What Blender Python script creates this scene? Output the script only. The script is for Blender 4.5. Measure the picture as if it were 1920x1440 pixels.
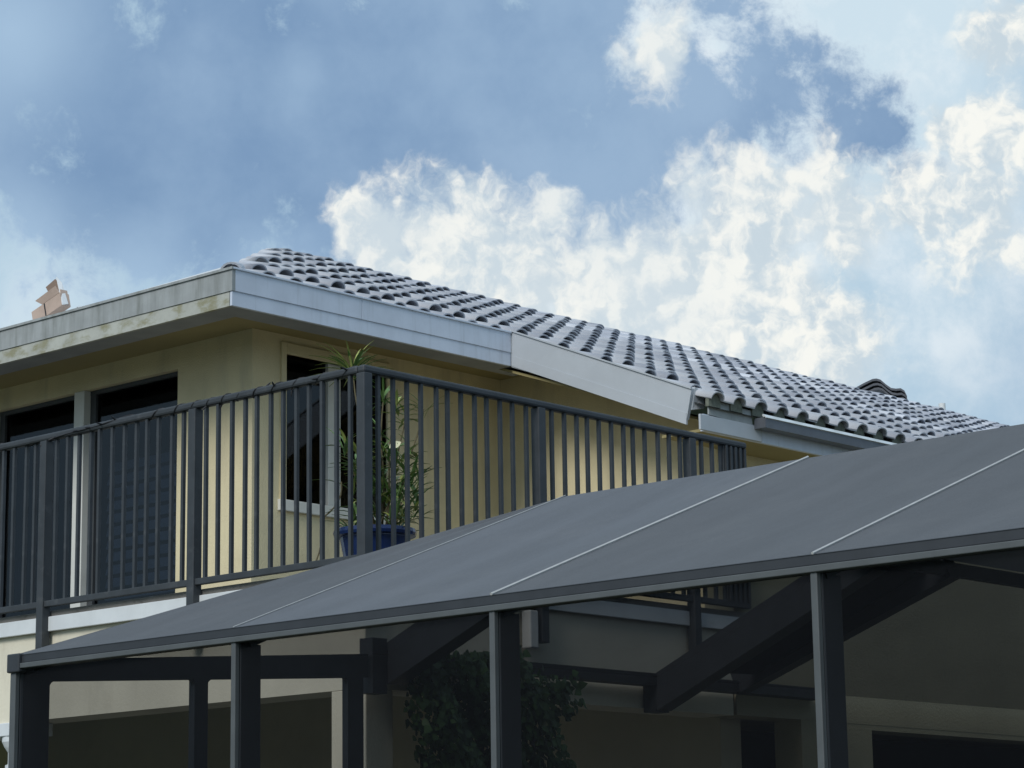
import bpy, bmesh, math, random
from mathutils import Vector, Matrix
random.seed(7)
D = bpy.data
scn = bpy.context.scene
COL = scn.collection
for o in list(D.objects): D.objects.remove(o)

# ------------------------------------------------------------------ camera
cam_d = D.cameras.new('camera'); cam = D.objects.new('camera', cam_d); COL.objects.link(cam)
EYE = Vector((0, 0, 1.6))
RGT = Vector((0.67206, -0.74034, -0.015211)); UPV = Vector((-0.141469, -0.14853, 0.978736)); FWD = Vector((0.726857, 0.655618, 0.204557))
m4 = Matrix((RGT, UPV, -FWD)).transposed().to_4x4(); m4.translation = EYE
cam.matrix_world = m4
cam_d.sensor_width = 36.0; cam_d.lens = 4692.94 / 1920 * 36.0
cam_d.clip_start = 0.1; cam_d.clip_end = 5000
scn.camera = cam
scn.view_settings.view_transform = 'Standard'; scn.view_settings.look = 'None'
scn.view_settings.gamma = 1; scn.view_settings.use_curve_mapping = False
scn.view_settings.exposure = 0.46

# ------------------------------------------------------------------ sun (veiled by cloud, off to the left)
SUN_EL, SUN_AZ = 37.0, 192.0           # azimuth counter-clockwise from +X
sd = Vector((math.cos(math.radians(SUN_EL)) * math.cos(math.radians(SUN_AZ)), math.cos(math.radians(SUN_EL)) * math.sin(math.radians(SUN_AZ)), math.sin(math.radians(SUN_EL))))
sl = D.lights.new('sun', 'SUN'); sl.energy = 1.5; sl.angle = math.radians(24); sl.color = (1, 0.97, 0.92)
so = D.objects.new('sun', sl); COL.objects.link(so); so.rotation_euler = (-sd).to_track_quat('-Z', 'Y').to_euler(); so.location = (0, 0, 30)

# ------------------------------------------------------------------ world: broken cloud over a pale blue sky
class NT:
    def __init__(s, tree): s.t = tree; s.n = tree.nodes; s.l = tree.links
    def put(s, node, key, v):
        if v is None: return
        if isinstance(v, bpy.types.NodeSocket): s.l.new(v, node.inputs[key])
        else: node.inputs[key].default_value = v
    def math(s, op, a, b=None, c=None, clamp=False):
        n = s.n.new('ShaderNodeMath'); n.operation = op; n.use_clamp = clamp
        s.put(n, 0, a); s.put(n, 1, b); s.put(n, 2, c); return n.outputs[0]
    def vm(s, op, a, b=None, scale=None):
        n = s.n.new('ShaderNodeVectorMath'); n.operation = op
        s.put(n, 0, a); s.put(n, 1, b)
        if scale is not None: s.put(n, 'Scale', scale)
        return n.outputs['Value'] if op in ('DISTANCE', 'DOT_PRODUCT', 'LENGTH') else n.outputs[0]
    def noise(s, vec, scale, detail=4, rough=0.55, lac=2.0, dist=0.0, col=False):
        n = s.n.new('ShaderNodeTexNoise'); s.put(n, 'Vector', vec); n.inputs['Scale'].default_value = scale
        n.inputs['Detail'].default_value = detail; n.inputs['Roughness'].default_value = rough; n.inputs['Lacunarity'].default_value = lac
        n.inputs['Distortion'].default_value = dist
        return n.outputs['Color'] if col else n.outputs[0]
    def ramp01(s, v, a, b, smooth=True):
        n = s.n.new('ShaderNodeMapRange'); n.interpolation_type = 'SMOOTHSTEP' if smooth else 'LINEAR'
        s.put(n, 0, v); n.inputs[1].default_value = a; n.inputs[2].default_value = b
        return n.outputs[0]
    def mix(s, f, a, b, mode='MIX'):
        n = s.n.new('ShaderNodeMix'); n.data_type = 'RGBA'; n.blend_type = mode
        s.put(n, 0, f); 
        for k, v in ((6, a), (7, b)):
            if isinstance(v, tuple) and len(v) == 3: v = v + (1,)
            s.put(n, k, v)
        return n.outputs[2]
    def xyz(s, v):
        n = s.n.new('ShaderNodeSeparateXYZ'); s.put(n, 0, v); return n.outputs

def sky_dir(az, el):
    a, e = math.radians(az), math.radians(el)
    return (math.cos(e) * math.cos(a), math.cos(e) * math.sin(a), math.sin(e))

# cloud masses: azimuth, elevation, radius (degrees), weight
DARK = [(53.31, 18.56, 4.64, 0.9), (50.3, 16.87, 4.4, 1.0), (48.05, 18.12, 4.88, 1.1), (43.98, 18.75, 4.27, 1.2), (41.93, 19.09, 3.05, 1.2), (41.46, 16.91, 2.56, 1.2), (40.33, 16.28, 1.59, 1.0), (45.9, 16.82, 3.42, 1.2), (50.28, 15.67, 2.93, 0.8), (39.3, 16.98, 1.95, 1.1), (40.38, 19.78, 1.47, 1.1), (37.04, 20.03, 1.71, 0.56), (36.06, 18.91, 1.83, 0.52), (38.02, 17.3, 1.59, 0.85), (35.85, 17.7, 1.59, 0.6), (33.63, 16.98, 1.4, 0.85), (34.56, 18.47, 0.98, 0.4), (36.79, 16.41, 1.59, 0.5), (32.67, 16.33, 0.73, 0.4)]
WHITE = [(44.77, 15.12, 1.34, 1.1), (43.39, 14.75, 2.2, 1.3), (41.76, 14.36, 1.83, 1.3), (45.4, 15.67, 0.61, 0.9), (42.74, 16.08, 0.73, 0.8), (40.97, 15.81, 0.49, 0.7), (40.12, 14.45, 0.98, 1.0), (38.99, 14.18, 1.71, 1.1), (37.73, 14.63, 1.95, 1.2), (36.33, 15.06, 1.59, 1.0), (36.52, 13.37, 2.32, 1.2), (38.78, 12.95, 1.95, 1.2), (34.94, 12.58, 1.71, 1.1), (34.21, 15.09, 1.47, 0.7), (32.47, 15.35, 1.59, 0.8), (30.76, 15.25, 1.59, 0.8), (30.65, 17.15, 1.34, 1.0), (31.49, 17.45, 0.73, 0.9), (30.03, 19.23, 1.34, 1.0), (38.35, 19.12, 1.16, 0.85), (40.27, 13.48, 1.1, 1.0)]
HAZE = [(33.77, 19.26, 5.49, 1.3), (32.04, 16.53, 4.27, 1.1), (37.07, 15.57, 4.27, 1.0), (42.13, 14.73, 3.66, 1.0), (52.7, 13.69, 2.69, 0.5), (38.09, 19.11, 2.2, 1.3), (32.22, 12.93, 3.66, 0.45)]
LIGHT = [(54.08, 19.58, 2.81, 0.7), (53.92, 13.89, 3.17, 1.0), (50.87, 13.49, 2.32, 0.9), (47.78, 14.02, 1.47, 0.6), (47.04, 18.86, 0.73, 0.3)]
w = D.worlds.new('World'); scn.world = w; w.use_nodes = True
T = NT(w.node_tree); T.n.clear()
out = T.n.new('ShaderNodeOutputWorld'); bg = T.n.new('ShaderNodeBackground'); T.l.new(bg.outputs[0], out.inputs[0])
tc = T.n.new('ShaderNodeTexCoord'); vdir = tc.outputs['Generated']
sky = T.n.new('ShaderNodeTexSky'); sky.sky_type = 'NISHITA'; sky.sun_disc = False
sky.sun_elevation = math.radians(SUN_EL); sky.sun_rotation = math.radians(90 - SUN_AZ)
sky.air_density = 1.0; sky.dust_density = 2.0
STR = 0.084
def K(r, g, b): return (r * 10, g * 10, b * 10, 1)
def centred(c, amp): return T.vm('SCALE', T.vm('SUBTRACT', c, (0.5, 0.5, 0.5)), None, amp)
def puffs(vec, scale, detail=2.0):
    n = T.n.new('ShaderNodeTexVoronoi'); n.feature = 'F1'; T.put(n, 'Vector', vec); n.inputs['Scale'].default_value = scale
    n.inputs['Detail'].default_value = detail; n.inputs['Roughness'].default_value = 0.55; n.normalize = True
    return T.math('SUBTRACT', 0.5, n.outputs['Distance'])
w1 = T.noise(vdir, 10, 3, 0.55, col=True)
w2 = T.noise(vdir, 60, 3, 0.6, col=True)
wsoft = T.vm('ADD', vdir, centred(w1, 0.035))
wd = T.vm('ADD', wsoft, centred(w2, 0.012))
def field(vec, blobs):
    cur = None
    for az, el, r, wt in blobs:
        dd = T.vm('DISTANCE', vec, sky_dir(az, el))
        f = T.math('MULTIPLY_ADD', dd, -wt / math.radians(r), wt)
        if cur is None: cur = f
        else:
            n = T.n.new('ShaderNodeMath'); n.operation = 'SMOOTH_MAX'; T.put(n, 0, cur); T.put(n, 1, f); n.inputs[2].default_value = 0.3; cur = n.outputs[0]
    return cur
def billow(vec): return T.math('ADD', T.noise(vec, 30, 7, 0.60), T.math('MULTIPLY', puffs(vec, 42), 0.45))
OFS = (-0.0030, 0.0034, 0.0040)
wp = T.vm('ADD', vdir, centred(w2, 0.016))
fb = billow(wp)
fb_s = billow(T.vm('ADD', wp, OFS))
relief = T.math('SUBTRACT', fb, fb_s)
fbc = T.math('SUBTRACT', fb, 0.57)
fl = T.noise(vdir, 9, 5, 0.55)
wisp = T.math('SUBTRACT', T.noise(wsoft, 34, 7, 0.66), 0.5)
wide = T.noise(vdir, 2.6, 3, 0.5)
# clear sky and the veil of thin high cloud
clear = T.mix(0.88, sky.outputs[0], K(0.40, 0.545, 0.655))
hz = T.ramp01(T.math('MULTIPLY_ADD', wisp, 0.8, field(wsoft, HAZE)), -0.15, 0.75)
hzc = T.mix(T.ramp01(T.math('MULTIPLY_ADD', wisp, 0.9, fl), 0.30, 0.70), K(0.54, 0.66, 0.74), K(0.73, 0.79, 0.82))
clear = T.mix(T.math('MULTIPLY', hz, 0.95), clear, hzc)
# thick blue-grey cloud
dk = T.math('MULTIPLY_ADD', wisp, 2.3, field(wd, DARK))
dk = T.math('MAXIMUM', dk, T.math('MULTIPLY', T.math('SUBTRACT', wide, 0.46), 2.2))  # spreads dark cloud into the unseen sky, added to lower ambient light
dmask = T.ramp01(dk, -0.05, 0.50)
dcol = T.mix(T.ramp01(T.math('MULTIPLY_ADD', wisp, 0.25, fl), 0.30, 0.72), K(0.158, 0.262, 0.425), K(0.262, 0.382, 0.540))
dcol = T.mix(T.ramp01(field(wsoft, LIGHT), -0.2, 0.9), dcol, K(0.33, 0.465, 0.62))
c1 = T.mix(T.math('MULTIPLY', dmask, 0.97), clear, dcol)
# bright cumulus
cf = T.math('MULTIPLY_ADD', fbc, 2.4, field(wd, WHITE))
cf = T.math('MAXIMUM', cf, T.math('MULTIPLY', T.math('SUBTRACT', T.math('ADD', wide, T.math('MULTIPLY', fb, 0.3)), 0.80), 2.0))
cmask = T.ramp01(cf, -0.12, 0.50)
lit = T.ramp01(T.math('MULTIPLY_ADD', fbc, 0.25, relief), -0.10, 0.12)
wcol = T.mix(lit, K(0.50, 0.585, 0.645), K(0.82, 0.82, 0.775))
wcol = T.mix(T.math('MULTIPLY', T.ramp01(fl, 0.42, 0.68), 0.55), wcol, K(0.60, 0.665, 0.70))
c2 = T.mix(T.math('MULTIPLY', cmask, 0.96), c1, wcol)
T.l.new(c2, bg.inputs[0]); bg.inputs[1].default_value = STR
w.cycles.sampling_method = 'MANUAL'; w.cycles.sample_map_resolution = 512

# ------------------------------------------------------------------ materials
M = {}
def mat(name, col, rough=0.6, var=0.12, scale=6.0, bump=0.0, bscale=60.0, metallic=0.0, spec=0.4, dirt=None, stretch=None, sheen=0.0):
    m = D.materials.new(name); m.use_nodes = True; t = NT(m.node_tree); b = t.n['Principled BSDF']
    co = t.n.new('ShaderNodeTexCoord').outputs['Object']
    v = co
    if stretch: v = t.vm('MULTIPLY', co, stretch)
    n1 = t.noise(v, scale, 5, 0.6)
    dark = tuple(c * (1 - var) for c in col); lite = tuple(min(1, c * (1 + var)) for c in col)
    c = t.mix(t.ramp01(n1, 0.3, 0.7), dark, lite)
    if dirt:
        dcol, dscale, lo, hi, dst = dirt
        vv = t.vm('MULTIPLY', co, dst) if dst else co
        n2 = t.noise(vv, dscale, 7, 0.65)
        c = t.mix(t.ramp01(n2, lo, hi), c, dcol)
    t.l.new(c, b.inputs['Base Color']); b.inputs['Roughness'].default_value = rough
    b.inputs['Metallic'].default_value = metallic; b.inputs['Specular IOR Level'].default_value = spec
    if sheen: b.inputs['Sheen Weight'].default_value = sheen
    if bump:
        bn = t.n.new('ShaderNodeBump'); bn.inputs['Strength'].default_value = bump; bn.inputs['Distance'].default_value = 0.01
        t.l.new(t.noise(co, bscale, 4, 0.6), bn.inputs['Height']); t.l.new(bn.outputs[0], b.inputs['Normal'])
    M[name] = m; return m
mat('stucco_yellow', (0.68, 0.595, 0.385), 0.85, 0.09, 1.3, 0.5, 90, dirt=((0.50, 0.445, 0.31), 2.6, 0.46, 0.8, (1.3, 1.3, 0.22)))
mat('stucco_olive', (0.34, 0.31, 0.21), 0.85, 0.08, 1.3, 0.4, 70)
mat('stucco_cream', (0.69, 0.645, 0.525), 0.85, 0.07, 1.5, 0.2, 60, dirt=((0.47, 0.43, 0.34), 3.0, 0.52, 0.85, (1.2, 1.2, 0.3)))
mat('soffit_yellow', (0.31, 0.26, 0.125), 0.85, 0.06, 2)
mat('soffit_trim', (0.26, 0.27, 0.28), 0.7, 0.1, 3)
mat('white_trim', (0.66, 0.69, 0.71), 0.55, 0.06, 4, dirt=((0.45, 0.46, 0.44), 4, 0.6, 0.85, None))
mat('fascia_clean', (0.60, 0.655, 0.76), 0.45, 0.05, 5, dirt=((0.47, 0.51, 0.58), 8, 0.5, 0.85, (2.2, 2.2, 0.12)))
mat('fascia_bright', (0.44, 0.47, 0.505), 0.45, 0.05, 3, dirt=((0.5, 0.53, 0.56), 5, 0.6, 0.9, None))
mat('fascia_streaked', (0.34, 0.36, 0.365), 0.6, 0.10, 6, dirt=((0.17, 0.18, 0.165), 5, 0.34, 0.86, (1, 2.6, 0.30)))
mat('fascia_mossy', (0.42, 0.43, 0.39), 0.7, 0.10, 6, dirt=((0.27, 0.26, 0.17), 4, 0.45, 0.66, (1, 1.2, 2.5)))
mat('tile_glaze', (0.51, 0.525, 0.575), 0.55, 0.16, 2.3, 0.25, 70, spec=0.5, dirt=((0.30, 0.31, 0.35), 2.2, 0.50, 0.80, None))
def tone_by_tile(m):
    t = NT(m.node_tree); b = t.n['Principled BSDF']; lk = b.inputs['Base Color'].links[0]; src = lk.from_socket
    oi = t.n.new('ShaderNodeObjectInfo'); gp = t.n.new('ShaderNodeNewGeometry')
    v = t.math('ADD', t.math('MULTIPLY', oi.outputs['Random'], 0.45), t.math('MULTIPLY', gp.outputs['Random Per Island'], 0.55))
    t.l.new(t.mix(t.ramp01(v, 0.15, 0.85), t.mix(1.0, src, (0.74, 0.75, 0.78), 'MULTIPLY'), t.mix(1.0, src, (1.12, 1.11, 1.08), 'MULTIPLY')), b.inputs['Base Color'])
tone_by_tile(M['tile_glaze'])
mat('mortar', (0.15, 0.16, 0.13), 0.9, 0.25, 25)
mat('tile_dark', (0.10, 0.105, 0.12), 0.7, 0.15, 5)
mat('membrane', (0.60, 0.61, 0.62), 0.7, 0.08, 2)
mat('underlay', (0.05, 0.048, 0.05), 0.9, 0.1, 5)
mat('rail_paint', (0.040, 0.046, 0.053), 0.55, 0.15, 8, dirt=((0.08, 0.085, 0.09), 14, 0.55, 0.8, None))
mat('cage_paint', (0.034, 0.038, 0.045), 0.5, 0.10, 8)
mat('cage_lip', (0.088, 0.097, 0.102), 0.5, 0.08, 8)
mat('gutter_grey', (0.115, 0.125, 0.145), 0.4, 0.1, 6, metallic=0.2)
mat('gutter_lip_lit', (0.72, 0.75, 0.76), 0.25, 0.05, 6, metallic=0.3)  # near white, putting the sky's shine on the rim into the colour
mat('gutter_dark', (0.030, 0.032, 0.036), 0.6, 0.2, 6)
mat('concrete', (0.19, 0.18, 0.165), 0.9, 0.15, 6, 0.5, 60, dirt=((0.09, 0.085, 0.075), 7, 0.5, 0.75, None))
mat('frame_white', (0.62, 0.62, 0.58), 0.5, 0.05, 5)
mat('frame_dark', (0.05, 0.055, 0.06), 0.5, 0.1, 5)
mat('patio_paint', (0.55, 0.49, 0.37), 0.9, 0.1, 1.2)
mat('interior', (0.022, 0.024, 0.032), 0.9, 0.15, 1.0)
mat('ceiling_paint', (0.30, 0.27, 0.2), 0.9, 0.1, 1.5)
mat('reflection_blue', (0.46, 0.54, 0.64), 0.55, 0.1, 4)  # tint of the reflection imitated by strips behind the glass
mat('pot_blue', (0.010, 0.026, 0.10), 0.25, 0.2, 5, spec=0.6)
mat('soil', (0.05, 0.035, 0.02), 0.95, 0.3, 30)
mat('leaf', (0.115, 0.20, 0.06), 0.5, 0.35, 9, spec=0.35)
mat('leaf_lime', (0.30, 0.34, 0.10), 0.5, 0.3, 9, spec=0.35)
mat('leaf_pale', (0.68, 0.66, 0.45), 0.6, 0.1, 9)
mat('vine_leaf', (0.035, 0.075, 0.026), 0.5, 0.5, 5, spec=0.35)
mat('stem', (0.13, 0.11, 0.06), 0.8, 0.2, 20)
mat('cable_dark', (0.022, 0.022, 0.026), 0.6, 0.2, 20)
mat('cardboard', (0.47, 0.36, 0.30), 0.85, 0.08, 5)
mat('cardboard_inside', (0.31, 0.225, 0.18), 0.9, 0.08, 5)
mat('plastic_white', (0.74, 0.75, 0.76), 0.35, 0.05, 8)
mat('fabric_seam', (0.44, 0.45, 0.45), 0.7, 0.08, 20)
mat('pipe_white', (0.66, 0.67, 0.66), 0.5, 0.06, 8)
mat('lawn', (0.055, 0.075, 0.035), 0.95, 0.35, 3.0)
mat('paver', (0.20, 0.19, 0.17), 0.9, 0.2, 5)

def glass_mat():
    m = D.materials.new('window_glass'); m.use_nodes = True; t = NT(m.node_tree); t.n.clear()
    o = t.n.new('ShaderNodeOutputMaterial'); g = t.n.new('ShaderNodeBsdfGlossy'); tr = t.n.new('ShaderNodeBsdfTransparent'); mx = t.n.new('ShaderNodeMixShader')
    g.inputs['Roughness'].default_value = 0.03; g.inputs['Color'].default_value = (0.8, 0.85, 0.9, 1); tr.inputs[0].default_value = (0.34, 0.37, 0.41, 1)
    lw = t.n.new('ShaderNodeLayerWeight'); lw.inputs[0].default_value = 0.12
    f = t.math('MULTIPLY_ADD', lw.outputs['Fresnel'], 0.55, 0.034)
    t.l.new(f, mx.inputs[0]); t.l.new(tr.outputs[0], mx.inputs[1]); t.l.new(g.outputs[0], mx.inputs[2]); t.l.new(mx.outputs[0], o.inputs[0]); M['window_glass'] = m
glass_mat()
def screen_mat(name, col, openness):
    m = D.materials.new(name); m.use_nodes = True; t = NT(m.node_tree); t.n.clear()
    o = t.n.new('ShaderNodeOutputMaterial'); df = t.n.new('ShaderNodeBsdfDiffuse'); tr = t.n.new('ShaderNodeBsdfTransparent'); mx = t.n.new('ShaderNodeMixShader')
    co = t.n.new('ShaderNodeTexCoord').outputs['Object']
    f = t.math('MULTIPLY_ADD', t.noise(co, 1.7, 3), 0.10, openness - 0.05)
    df.inputs[0].default_value = col + (1,)
    t.l.new(f, mx.inputs[0]); t.l.new(df.outputs[0], mx.inputs[1]); t.l.new(tr.outputs[0], mx.inputs[2]); t.l.new(mx.outputs[0], o.inputs[0]); M[name] = m
screen_mat('screen_mesh', (0.009, 0.010, 0.012), 0.37)
screen_mat('roof_mesh', (0.012, 0.013, 0.016), 0.48)
def fabric_mat(name, col):
    m = D.materials.new(name); m.use_nodes = True; t = NT(m.node_tree); b = t.n['Principled BSDF']; o = t.n['Material Output']
    co = t.n.new('ShaderNodeTexCoord').outputs['Object']
    n1 = t.noise(t.vm('MULTIPLY', co, (0.5, 3.2, 0.5)), 1.5, 7, 0.62)          # run-off streaks down the slope
    n2 = t.noise(co, 2.3, 8, 0.68)                                             # dust patches
    fine = t.noise(co, 130, 4, 0.75)
    c = t.mix(t.ramp01(n1, 0.25, 0.75), tuple(x * 0.84 for x in col), tuple(x * 1.14 for x in col))
    c = t.mix(t.math('MULTIPLY', t.ramp01(n2, 0.46, 0.80), 0.45), c, (col[0] * 1.75, col[1] * 1.68, col[2] * 1.55))
    c = t.mix(t.math('MULTIPLY', t.ramp01(fine, 0.38, 0.68), 0.5), c, tuple(x * 1.55 for x in col))
    t.l.new(c, b.inputs['Base Color']); b.inputs['Roughness'].default_value = 0.7; b.inputs['Specular IOR Level'].default_value = 0.3
    b.inputs['Sheen Weight'].default_value = 0.2
    tl = t.n.new('ShaderNodeBsdfTranslucent'); tl.inputs[0].default_value = (0.05, 0.055, 0.06, 1)
    mx = t.n.new('ShaderNodeMixShader'); mx.inputs[0].default_value = 0.25
    t.l.new(b.outputs[0], mx.inputs[1]); t.l.new(tl.outputs[0], mx.inputs[2]); t.l.new(mx.outputs[0], o.inputs[0])
    bn = t.n.new('ShaderNodeBump'); bn.inputs['Strength'].default_value = 0.35; bn.inputs['Distance'].default_value = 0.012
    t.l.new(t.math('MULTIPLY_ADD', fine, 0.2, t.noise(t.vm('MULTIPLY', co, (1.2, 2.6, 1.2)), 2.4, 4, 0.5)), bn.inputs['Height']); t.l.new(bn.outputs[0], b.inputs['Normal']); M[name] = m
fabric_mat('awning_fabric', (0.086, 0.088, 0.098))
fabric_mat('awning_fabric_lighter', (0.112, 0.118, 0.136))  # lighter tone of the same fabric, used on one bay

# ------------------------------------------------------------------ helpers
def tag(o, label=None, cat=None, group=None, kind=None):
    if label: o['label'] = label
    if cat: o['category'] = cat
    if group: o['group'] = group
    if kind: o['kind'] = kind
    return o
def link(o, parent=None):
    COL.objects.link(o)
    if parent is not None: o.parent = parent
    return o
def empty(name, loc=(0, 0, 0)):
    o = D.objects.new(name, None); o.location = loc; o.empty_display_size = 0.2; COL.objects.link(o); return o
def me(name, verts, faces, material, smooth=False):
    m = D.meshes.new(name); m.from_pydata([tuple(v) for v in verts], [], faces); m.update()
    m.materials.append(M[material])
    if smooth:
        for p in m.polygons: p.use_smooth = True
    return m
class G:
    def __init__(s): s.v = []; s.f = []
    def add(s, vs, fs):
        k = len(s.v); s.v += [tuple(v) for v in vs]; s.f += [tuple(i + k for i in f) for f in fs]; return s
    def box(s, x0, x1, y0, y1, z0, z1):
        return s.add([(x0,y0,z0),(x1,y0,z0),(x1,y1,z0),(x0,y1,z0),(x0,y0,z1),(x1,y0,z1),(x1,y1,z1),(x0,y1,z1)],
            [(0,3,2,1),(4,5,6,7),(0,1,5,4),(1,2,6,5),(2,3,7,6),(3,0,4,7)])
    def beam(s, a, b, wid, hgt, up=(0, 0, 1)):
        a, b, up = Vector(a), Vector(b), Vector(up); d = (b - a).normalized(); sd_ = d.cross(up).normalized(); u = sd_.cross(d).normalized()
        vs = []
        for p in (a, b):
            for i, j in ((-1, -1), (1, -1), (1, 1), (-1, 1)): vs.append(p + sd_ * (i * wid / 2) + u * (j * hgt / 2))
        return s.add(vs, [(0,1,2,3),(7,6,5,4),(0,4,5,1),(1,5,6,2),(2,6,7,3),(3,7,4,0)])
    def prism(s, poly, ext):
        n = len(poly); ext = Vector(ext); vs = [Vector(p) for p in poly] + [Vector(p) + ext for p in poly]
        return s.add(vs, [tuple(range(n))[::-1], tuple(range(n, 2 * n))] + [(i, (i + 1) % n, n + (i + 1) % n, n + i) for i in range(n)])
    def tube(s, pts, r, n=6):
        pts = [Vector(p) for p in pts]; rings = []
        for i, p in enumerate(pts):
            d = (pts[min(i + 1, len(pts) - 1)] - pts[max(i - 1, 0)]).normalized()
            a = d.cross(Vector((0.31, 0.17, 0.93))).normalized(); b = d.cross(a)
            rr = r[i] if isinstance(r, (list, tuple)) else r
            rings.append([p + (a * math.cos(2 * math.pi * k / n) + b * math.sin(2 * math.pi * k / n)) * rr for k in range(n)])
        vs = [v for q in rings for v in q]; fs = []
        for i in range(len(pts) - 1):
            for k in range(n): fs.append((i*n+k, i*n+(k+1)%n, (i+1)*n+(k+1)%n, (i+1)*n+k))
        fs.append(tuple(range(n))[::-1]); fs.append(tuple(range((len(pts)-1)*n, len(pts)*n)))
        return s.add(vs, fs)
    def lathe(s, prof, c, n=24):
        vs = []; fs = []
        for r, zz in prof:
            for k in range(n): vs.append((c[0] + r*math.cos(2*math.pi*k/n), c[1] + r*math.sin(2*math.pi*k/n), c[2] + zz))
        for i in range(len(prof)-1):
            for k in range(n): fs.append((i*n+k, i*n+(k+1)%n, (i+1)*n+(k+1)%n, (i+1)*n+k))
        return s.add(vs, fs)
    def obj(s, name, material, parent=None, smooth=False, bevel=0.0, org=None):
        vs = s.v
        if org is not None: o_ = Vector(org); vs = [Vector(v) - o_ for v in s.v]
        o = D.objects.new(name, me(name, vs, s.f, material, smooth))
        if org is not None: o.location = org
        if bevel:
            b = o.modifiers.new('bevel', 'BEVEL'); b.width = bevel; b.segments = 2; b.limit_method = 'ANGLE'
        return link(o, parent)

# ------------------------------------------------------------------ key levels (metres)
ZFL = 3.20                      # balcony floor
XR, YR = 8.615, 8.767           # railing planes (corner nearest the viewer)
XL, YL = 8.665, 8.815           # lower storey faces
XW, YW = 12.05, 13.43           # upper storey walls
XF, YF = 11.185, 12.681         # eave fascia corner
ZT = 5.968                      # fascia top = deck at eave
SL = 0.412                      # roof pitch
RIDGE = 4.40                    # run from eave to ridge
XK = 14.06                      # where the roof steps out (rake)
YE = 10.80                      # lower eave
XEND = 34.0

# ------------------------------------------------------------------ ground
g = G().add([(-600,-600,0),(600,-600,0),(600,600,0),(-600,600,0)], [(0,1,2,3)]).obj('ground', 'lawn'); tag(g, kind='structure')
g = G().box(6.2, 20, -3, 13, -0.3, 0.03).obj('terrace', 'paver'); tag(g, kind='structure')

# ------------------------------------------------------------------ house
house = empty('house', (8.66, 8.81, 0))
tag(house, 'two storey pale yellow house with grey tiled hip roof and wrap-around balcony', 'house')
HO = Vector((8.66, 8.81, 0))
def hpart(gm, name, material, smooth=False, bevel=0.0, parent=None):
    gm.v = [tuple(Vector(v) - HO) for v in gm.v]
    return gm.obj(name, material, parent or house, smooth, bevel)
# lower storey: deep edge beam band over the open patio
hpart(G().box(XL, XL + 0.25, YL, 22, 2.665, 3.165), 'beam_band', 'stucco_cream')
hpart(G().box(XL + 0.25, 11.64, YL, YL + 0.25, 2.665, 3.165), 'beam_band', 'stucco_cream')
hpart(G().box(XL + 0.001, XL + 0.25, 9.025 - 0.0, 9.06, 0, 2.665).box(XL, XL + 0.19, YL, 9.03, 0, 2.664), 'pillar', 'stucco_cream', bevel=0.006)
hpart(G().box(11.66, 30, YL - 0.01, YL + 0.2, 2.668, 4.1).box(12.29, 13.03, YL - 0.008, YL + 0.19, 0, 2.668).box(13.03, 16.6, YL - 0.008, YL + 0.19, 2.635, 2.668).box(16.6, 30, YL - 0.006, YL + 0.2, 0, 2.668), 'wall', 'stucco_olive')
hpart(G().box(XL + 0.25, 12.0, YL + 0.25, 22, 3.02, 3.12), 'patio_ceiling', 'ceiling_paint')
hpart(G().box(11.9, 12.1, YL + 0.3, 22, 0.03, 3.02), 'patio_wall', 'patio_paint')
hpart(G().box(12.1, 30, 12.6, 12.8, 0.03, 3.6), 'patio_wall', 'interior')
hpart(G().box(12.1, 30, YL + 0.2, 12.6, 3.0, 3.1), 'patio_ceiling', 'ceiling_paint')
# balcony slab with its stained edge and the white edge strip
hpart(G().box(XL - 0.012, XW, YL - 0.012, 22, 3.166, ZFL + 0.068), 'balcony_slab', 'concrete', bevel=0.004)
hpart(G().box(XL - 0.035, XL - 0.013, YL - 0.035, 22, 3.15, 3.232), 'edge_strip', 'white_trim', bevel=0.003)
hpart(G().box(XL - 0.013, 11.75, YL - 0.035, YL - 0.013, 3.15, 3.232), 'edge_strip', 'white_trim', bevel=0.003)
# white column under the band at the far left
hpart(G().lathe([(0.085,0),(0.085,0.1),(0.075,0.12),(0.07,2.36),(0.085,2.37),(0.085,2.40),(0.07,2.405),(0.07,2.47),(0.09,2.50),(0.105,2.53),(0.105,2.56),(0.0,2.56)], (XL + 0.09, 11.70, 0.03), 28), 'column', 'white_trim', smooth=False)
hpart(G().box(XL - 0.02, XL + 0.2, 11.55, 22, 2.59, 2.664), 'column_cap_beam', 'white_trim', bevel=0.004)
# upper storey walls
wl = G().box(XW, XW + 0.2, YW, 14.27, ZFL, 6.0).box(XW, XW + 0.2, 14.27, 18.4, 5.625, 6.0).box(XW, XW + 0.2, 18.4, 22, ZFL, 6.0)
hpart(wl, 'wall', 'stucco_yellow')
wx0, wx1, wz0, wz1 = 12.375, 13.43, 4.555, 5.655
wr = G().box(XW + 0.2, wx0, YW, YW + 0.2, ZFL, 6.0).box(wx0, wx1, YW, YW + 0.2, ZFL, wz0).box(wx0, wx1, YW, YW + 0.2, wz1, 6.0).box(wx1, 14.75, YW, YW + 0.2, ZFL, 6.0)
hpart(wr, 'wall', 'stucco_yellow')
hpart(G().prism([(14.75, 11.25, ZFL), (14.75, YW - 0.001, ZFL), (14.75, YW - 0.001, 5.98), (14.75, 11.25, 5.13)], (0.2, 0, 0)).box(14.95, 24, 11.25, 11.45, ZFL, 5.15), 'wing_wall', 'stucco_yellow')
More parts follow.
